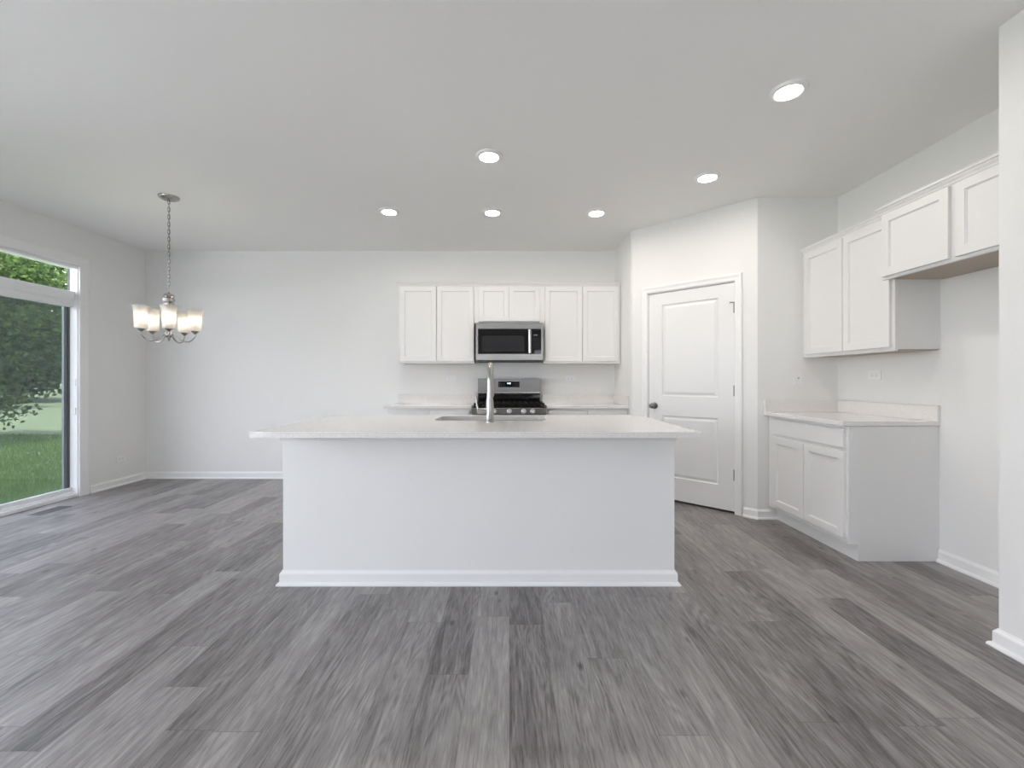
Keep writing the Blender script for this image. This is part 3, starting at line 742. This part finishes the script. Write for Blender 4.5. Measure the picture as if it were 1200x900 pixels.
# burners and cast iron grates
for x, y in ((-0.24, -0.52), (0.24, -0.52), (-0.24, -0.24), (0.24, -0.24), (0, -0.38)):
    bm = B(); lathe(bm, [(0, 0.020), (0.030, 0.020), (0.036, 0.016), (0.036, 0.010), (0.048, 0.008), (0.050, 0.0)], (x, y, 0.9052), 20); obj('burner', bm, 'iron', rg, True)
def grate(x0, x1):
    bm = B(); y0, y1 = -0.640, -0.120; z0, z1 = 0.922, 0.940; t = 0.012
    box(bm, x0, x1, y0, y0+t, z0, z1); box(bm, x0, x1, y1-t, y1, z0, z1)
    box(bm, x0, x0+t, y0+t, y1-t, z0, z1); box(bm, x1-t, x1, y0+t, y1-t, z0, z1)
    for k in range(1, 4):
        x = x0+(x1-x0)*k/4; box(bm, x-t/2, x+t/2, y0+t, y1-t, z0, z1)
    for k in range(1, 6):
        y = y0+(y1-y0)*k/6; box(bm, x0+t, x1-t, y-0.005, y+0.005, z0+0.002, z1-0.002)
    for x in (x0+0.002, x1-t-0.002):
        for y in (y0+0.002, y1-t-0.002): box(bm, x, x+t, y, y+t, 0.9052, z0)
    return obj('grate', bm, 'iron', rg)
grate(-0.372, -0.127); grate(-0.123, 0.123); grate(0.127, 0.372)
# front control panel, knobs, oven door, drawer
bobj('control_panel', 'rangesteel', rg, (-rw-0.007, rw+0.007, -0.700, -0.6405, 0.822, 0.893), bev=0.006)
for x in (-0.245, -0.152, 0.004, 0.153, 0.247):
    bm = B(); lathe(bm, [(0, 0.034), (0.016, 0.034), (0.019, 0.030), (0.021, 0.006), (0.026, 0.004), (0.026, 0.0)], (x, -0.7005, 0.858), 20, 'Y'); k_ = obj('knob', bm, 'knobsteel', rg, True)
bobj('oven_door', 'rangesteel', rg, (-rw, rw, -0.685, -0.6405, 0.20, 0.812), bev=0.004)
bobj('oven_window', 'blackglass', rg, (-0.28, 0.28, -0.687, -0.6852, 0.34, 0.66))
bm = B(); tube(bm, [(-0.33, -0.735, 0.755), (0.33, -0.735, 0.755)], 0.012, 12); oh = obj('oven_handle', bm, 'rangesteel', rg, True)
for x in (-0.30, 0.30):
    bm = B(); tube(bm, [(x, -0.6852, 0.755), (x, -0.728, 0.755)], 0.009, 10); obj('handle_post', bm, 'rangesteel', oh, True)
bobj('warming_drawer', 'rangesteel', rg, (-rw, rw, -0.685, -0.6405, 0.05, 0.190), bev=0.004)
for x in (-0.34, 0.34):
    for y in (-0.60, -0.05):
        bm = B(); tube(bm, [(x, y, 0), (x, y, 0.0299)], 0.018, 10); obj('foot', bm, 'blackplastic', rg)

# ------------------------------------------------------------------ outlets (local front = -Y, centre at origin)
def outlet(label, loc, rz, horizontal=True, kind='duplex', group='white wall outlets'):
    t = thing('switch_plate' if kind == 'decor' else 'wall_outlet', label, 'outlet', loc, rz, group)
    a, b = (0.0585, 0.036) if horizontal else (0.036, 0.0585)
    bm = B(); box(bm, -a, a, -0.006, -0.0005, -b, b, bev=0.0025, seg=2); obj('cover_plate', bm, 'plastic', t)
    if kind == 'duplex':
        for s in (-1, 1):
            bm = B(); pts = rrect(-0.014, 0.014, -0.0165, 0.0165, 0.010, 4)
            if not horizontal: pts = [(y, x) for x, y in pts]
            ox, oz = (s*0.0195, 0) if horizontal else (0, s*0.0195)
            f = [bm.verts.new((x+ox, -0.0078, z+oz)) for x, z in pts]; g = [bm.verts.new((x+ox, -0.0058, z+oz)) for x, z in pts]
            bm.faces.new(f); n = len(f)
            for i in range(n): bm.faces.new((f[i], f[(i+1) % n], g[(i+1) % n], g[i]))
            rc = obj('receptacle', bm, 'plastic', t)
            for q in (-1, 1):
                if horizontal: bobj('slot', 'slot', rc, (ox-0.005, ox+0.004, -0.0081, -0.0076, q*0.006-0.0012, q*0.006+0.0012))
                else: bobj('slot', 'slot', rc, (q*0.006-0.0012, q*0.006+0.0012, -0.0081, -0.0076, oz-0.004, oz+0.005))
    else:
        bm = B(); box(bm, -0.017, 0.017, -0.0085, -0.0058, -0.033, 0.033, bev=0.001); r = obj('rocker', bm, 'plastic', t)
        bobj('test_button', 'slot', r, (-0.005, 0.005, -0.0092, -0.0084, -0.005, 0.005))
    return t
sb = 515/5.3
outlet('white outlet plate on the back wall left of the range', ((528.5-597)/sb, YB, 1.18+(446-443.5)/sb), 0)
outlet('white outlet plate on the back wall right of the range', ((668-597)/sb, YB, 1.18+(446-444)/sb), 0)
outlet('low white outlet on the back wall just left of the island counter', ((296.5-597)/sb, YB, 1.18+(446-509)/sb), 0)
outlet('low white outlet on the wall between the patio door and the corner', (XL, 4.96, 0.30), PI/2)
outlet('white outlet plate above the splash on the right-hand wall', (XR, 3.37, 1.222), RZ)
outlet('upright white outlet on the shaded wall beside the angled door wall', (2.117+0.345, YR, 1.20), 0, False, 'decor')

# ------------------------------------------------------------------ floor register
fv = thing('floor_register', 'small grey floor register by the patio door', 'vent', (-4.165, 3.985, 0), 0)
bobj('slat_field', 'slot', fv, (-0.045, 0.045, -0.125, 0.125, 0.0005, 0.0012))
fr = B()
for q in ((-0.058, -0.045, -0.14, 0.14), (0.045, 0.058, -0.14, 0.14), (-0.045, 0.045, -0.14, -0.125), (-0.045, 0.045, 0.125, 0.14)): box(fr, *q, 0.0005, 0.004)
obj('frame', fr, 'ventwood', fv)
sl = B()
for k in range(13): box(sl, -0.045, 0.045, -0.125+k*0.0195, -0.125+k*0.0195+0.008, 0.0013, 0.0035)
o = obj('louvers', sl, 'ventwood', fv)

# ------------------------------------------------------------------ recessed lights
def can_light(label, x, y):
    t = thing('recessed_light', label, 'ceiling light', (x, y, CEIL), 0, 'recessed ceiling lights')
    bm = B(); lathe(bm, [(0.062, -0.012), (0.066, -0.016), (0.074, -0.017), (0.088, -0.009), (0.092, -0.0005), (0.060, -0.0005)], n=40); obj('trim_ring', bm, 'plastic', t, True)
    bm = B(); lathe(bm, [(0, -0.0125), (0.060, -0.0125), (0.0618, -0.011), (0.0618, -0.002), (0, -0.002)], n=40); obj('diffuser', bm, 'can', t, True)
    return t
def cpt(px, py):
    s = (446-py)/(CEIL-0.013-1.18); return ((px-597)/s, 515/s)
for px, py, lab in ((456, 249, 'round ceiling light nearest the chandelier'), (577, 250, 'round ceiling light straight above the microwave'),
                    (699, 250.5, 'round ceiling light closest to the pantry corner'), (829, 209, 'round ceiling light in front of the angled pantry door'),
                    (573, 184.5, 'round ceiling light above the island sink'), (924, 108.5, 'largest round ceiling light, near the right-hand cabinets')):
    can_light(lab, *cpt(px, py))

# ------------------------------------------------------------------ chandelier
HX, HY = -2.895, 3.736
ch = thing('chandelier', 'brushed nickel five-light chandelier with frosted shades', 'chandelier', (HX, HY, CEIL))
bm = B(); lathe(bm, [(0, -0.034), (0.012, -0.034), (0.020, -0.030), (0.050, -0.026), (0.060, -0.018), (0.072, -0.014), (0.076, -0.006), (0.076, -0.0005), (0, -0.0005)], n=36); obj('canopy', bm, 'nickel', ch, True)
def link(bm, z, ang, L=0.038, W=0.017, r=0.0024):
    pts = []
    for k in range(16):
        a = 2*PI*k/16; x = W/2*math.cos(a); zz = (L/2-W/2)*(1 if math.sin(a) > 0 else -1 if math.sin(a) < 0 else 0)+W/2*math.sin(a)
        if abs(math.sin(a)) < 1e-6: zz = 0
        pts.append(Vector((x*math.cos(ang), x*math.sin(ang), z+zz)))
    n = len(pts); m_ = 6; rings = []
    for i, p in enumerate(pts):
        d_ = (pts[(i+1) % n]-pts[i-1]).normalized(); nn = Vector((-math.sin(ang), math.cos(ang), 0)); b_ = d_.cross(nn)
        rings.append([bm.verts.new(p+nn*r*math.cos(2*PI*q/m_)+b_*r*math.sin(2*PI*q/m_)) for q in range(m_)])
    for i in range(n):
        a, b = rings[i], rings[(i+1) % n]
        for q in range(m_): bm.faces.new((a[q], a[(q+1) % m_], b[(q+1) % m_], b[q]))
bm = B(); ztop, zbot = -0.034, -0.800; z = ztop-0.012; i = 0
while z > zbot: link(bm, z, 0.3+(PI/2 if i % 2 else 0)); z -= 0.0315; i += 1
chain = obj('chain', bm, 'nickel', ch, True)
bm = B(); tube(bm, [(0.004, 0, -0.03), (0.003, 0.003, -0.4), (0.0, 0.004, -0.81)], 0.0022, 6); obj('cord', bm, 'nickel', ch, True)
# turned centre column: z from 1.94 down to 1.50 (local -0.80 .. -1.25)
bm = B(); lathe(bm, [(0, -0.795), (0.006, -0.797), (0.008, -0.815), (0.020, -0.822), (0.036, -0.832), (0.042, -0.848), (0.034, -0.860), (0.042, -0.868), (0.042, -0.892), (0.032, -0.900), (0.038, -0.908),
      (0.036, -0.935), (0.030, -0.955), (0.012, -0.975), (0.009, -1.135), (0.020, -1.145), (0.030, -1.160), (0.030, -1.180), (0.018, -1.195), (0.008, -1.205), (0.010, -1.214), (0, -1.224)], n=28); obj('column', bm, 'nickel', ch, True)
RR = 0.188
SHZ0 = 1.606-CEIL    # bottom of the shades
for k in range(5):
    a = math.radians(20+72*k); ux, uy = math.cos(a), math.sin(a)
    def at(r, z): return (ux*r, uy*r, z)
    pts = [at(0.026, -1.168), at(0.05, -1.195), at(0.085, -1.222), at(0.12, -1.232), at(0.150, -1.226), at(0.176, -1.200), at(0.187, -1.178), at(RR, SHZ0-0.022)]
    # smooth the arm
    sm = []
    for i in range(len(pts)-1):
        p0, p1, p2, p3 = [Vector(pts[max(0, min(len(pts)-1, j))]) for j in (i-1, i, i+1, i+2)]
        for q in range(4):
            t_ = q/4; sm.append(0.5*((2*p1)+(-p0+p2)*t_+(2*p0-5*p1+4*p2-p3)*t_*t_+(-p0+3*p1-3*p2+p3)*t_**3))
    sm.append(Vector(pts[-1]))
    bm = B(); tube(bm, sm, 0.0052, 10); obj('arm', bm, 'nickel', ch, True)
    c = at(RR, SHZ0)
    bm = B(); lathe(bm, [(0, -0.026), (0.010, -0.026), (0.014, -0.018), (0.026, -0.008), (0.028, -0.001), (0, -0.001)], c, 20); obj('cup', bm, 'nickel', ch, True)
    bm = B()
    outer = [(0.0, 0.0), (0.042, 0.0), (0.0455, 0.004), (0.0455, 0.04), (0.0465, 0.090), (0.0495, 0.128), (0.055, 0.162), (0.0625, 0.184)]
    inn = [(r-0.003, h) for r, h in reversed(outer[2:])]
    lathe(bm, outer+[(0.061, 0.1845)]+inn[0:]+[(0, 0.004)], c, 28); sh = obj('lamp_shade', bm, 'shade', ch, True)
    bm = B(); tube(bm, [(c[0], c[1], c[2]+0.0042), (c[0], c[1], c[2]+0.045)], 0.013, 12); sk_ = obj('socket', bm, 'plastic', ch, True)
    bm = B(); lathe(bm, [(0, 0.128), (0.012, 0.125), (0.022, 0.112), (0.026, 0.096), (0.022, 0.078), (0.014, 0.060), (0.012, 0.0455), (0, 0.0455)], c, 20); obj('bulb', bm, 'bulb', ch, True)

# ------------------------------------------------------------------ outdoors
bm = B()
nx, ny = 60, 60
GX0, GX1, GY0, GY1 = -90, XL-0.16, -30, 90
V = []
def gz(x, y):
    dist = max(0, -x-6); return -0.22+0.012*max(0, dist-6)+0.12*math.sin(x*0.21+1.0)*math.sin(y*0.17)*min(1, dist/8)
for i in range(nx+1):
    fx = i/nx; x = GX1-(GX1-GX0)*fx**2
    V.append([bm.verts.new((x, GY0+(GY1-GY0)*j/ny, gz(x, GY0+(GY1-GY0)*j/ny))) for j in range(ny+1)])
for i in range(nx):
    for j in range(ny): bm.faces.new((V[i][j], V[i+1][j], V[i+1][j+1], V[i][j+1]))
tag(obj('lawn', bm, 'lawn', None, True), 'green lawn outside the patio door', 'lawn', kind='structure')
# ground under and behind the house
bm = B(); box(bm, GX1+0.001, 60, -60, YREAR-0.3, -0.5, -0.25)
struct('ground', bm, 'lawn', 'ground behind the house', 'ground')
# added pale slab, out of view, bouncing daylight up through the windows
bm = B(); box(bm, -16, 12, -16, YREAR-T-0.01, -0.30, -0.06); box(bm, -16, XL-T-0.01, YREAR-T-0.01, 1.6, -0.30, -0.06)
struct('bounce_slab', bm, 'bounceconcrete', 'unseen pale slab added outside the windows to bounce daylight indoors', 'bounce_slab')
# grass blades near the door
verts, faces = [], []
rg_ = random.Random(3)
for i in range(26000):
    y = 3.5+8.5*rg_.random()**2.4; x = -rg_.uniform(1.0, 1.17)*y*1.0
    if x > XL-0.2: x = XL-0.2-rg_.random()*0.8
    z = gz(x, y); h = rg_.uniform(0.035, 0.085); a = rg_.random()*PI; w_ = rg_.uniform(0.003, 0.006); lx, ly = rg_.gauss(0, 0.02), rg_.gauss(0, 0.02)
    k = len(verts); dx, dy = math.cos(a)*w_, math.sin(a)*w_
    verts += [(x-dx, y-dy, z-0.01), (x+dx, y+dy, z-0.01), (x+dx*0.6+lx*0.5, y+dy*0.6+ly*0.5, z+h*0.6), (x-dx*0.6+lx*0.5, y-dy*0.6+ly*0.5, z+h*0.6), (x+lx, y+ly, z+h)]
    faces += [(k, k+1, k+2, k+3), (k+3, k+2, k+4)]
me = bpy.data.meshes.new('grass'); me.from_pydata(verts, [], faces); me.materials.append(M['blade'])
go = bpy.data.objects.new('grass', me); COL.objects.link(go); tag(go, 'short grass blades on the lawn near the patio door', 'grass', kind='stuff')

def tree(label, x, y, h, crown_r, base_z, n, leaf, mname, seed, droop=0.35, trunk_r=0.16):
    r = random.Random(seed); g = gz(x, y)
    t = thing('tree', label, 'tree', (x, y, g-0.05), 0, 'trees beyond the lawn')
    bm = B(); tube(bm, [(0, 0, 0), (0.05, 0.02, h*0.25), (0.0, 0.08, h*0.5), (0.1, 0.0, h*0.8)], [trunk_r*1.25, trunk_r, trunk_r*0.75, trunk_r*0.3], 10); obj('trunk', bm, 'bark', t, True)
    cz = (base_z+h)/2; hz = (h-base_z)/2
    clumps = []
    bm = B()
    for k in range(int(46)):
        while True:
            p = Vector((r.uniform(-1, 1), r.uniform(-1, 1), r.uniform(-1, 1)))
            if 0.25 < p.length < 1: break
        p = p*(0.75+0.25*r.random())
        rr = (1-0.45*max(0, p.z))*crown_r
        c = Vector((p.x*rr, p.y*rr, cz+p.z*hz)); clumps.append((c, r.uniform(0.55, 1.0)*crown_r*0.36))
        b0 = Vector((0, 0.04, min(h*0.75, max(h*0.16, c.z-0.5*crown_r*0.6))))
        md_ = (b0+c)/2+Vector((0, 0, 0.15*crown_r))
        tube(bm, [b0, md_, c], [trunk_r*0.30, trunk_r*0.18, trunk_r*0.06], 5)
    obj('branches', bm, 'bark', t, True)
    vs_, fs_ = [], []
    for i in range(n):
        c, cr = clumps[r.randrange(len(clumps))]
        p = Vector((r.gauss(0, 1), r.gauss(0, 1), r.gauss(0, 0.75))); p = p/max(p.length, 0.001)*cr*r.random()**0.45
        q = c+p; q.z -= droop*0.15*cr
        if q.z < 0.35: q.z = 0.35+r.random()*0.3
        u = Vector((r.gauss(0, 1), r.gauss(0, 1), r.gauss(0, 0.6)-0.4)).normalized()
        s = u.cross(Vector((r.gauss(0, 1), r.gauss(0, 1), r.gauss(0, 1)+1.2))).normalized(); nrm = u.cross(s)
        L = leaf*r.uniform(0.7, 1.3); W2 = L*0.36; k = len(vs_)
        vs_ += [q, q+u*L*0.45+s*W2+nrm*L*0.10, q+u*L, q+u*L*0.45-s*W2+nrm*L*0.10]
        fs_ += [(k, k+1, k+2), (k, k+2, k+3)]
    me = bpy.data.meshes.new('foliage'); me.from_pydata([tuple(v_) for v_ in vs_], [], fs_); me.materials.append(M[mname])
    o = bpy.data.objects.new('foliage', me); COL.objects.link(o); o.parent = t
    return t
tree('leafy green tree with low branches just outside the patio door', -13.2, 10.6, 6.6, 2.95, 0.9, 20000, 0.135, 'leaf', 11)
tree('tall green tree across the lawn behind the nearest one', -25.5, 20.5, 9.5, 4.3, 1.6, 14000, 0.26, 'leaf', 5)
for i, (x, y, h, cr) in enumerate(((-31, 27.5, 6.2, 4.6), (-45, 35, 8, 5.5), (-40, 48, 7.5, 5.2), (-62, 56, 11, 7))):
    tree('distant green tree in the row at the far edge of the lawn', x, y, h, cr, 0.8, 5200, 0.55, 'leafdark', 40+i, trunk_r=0.22)
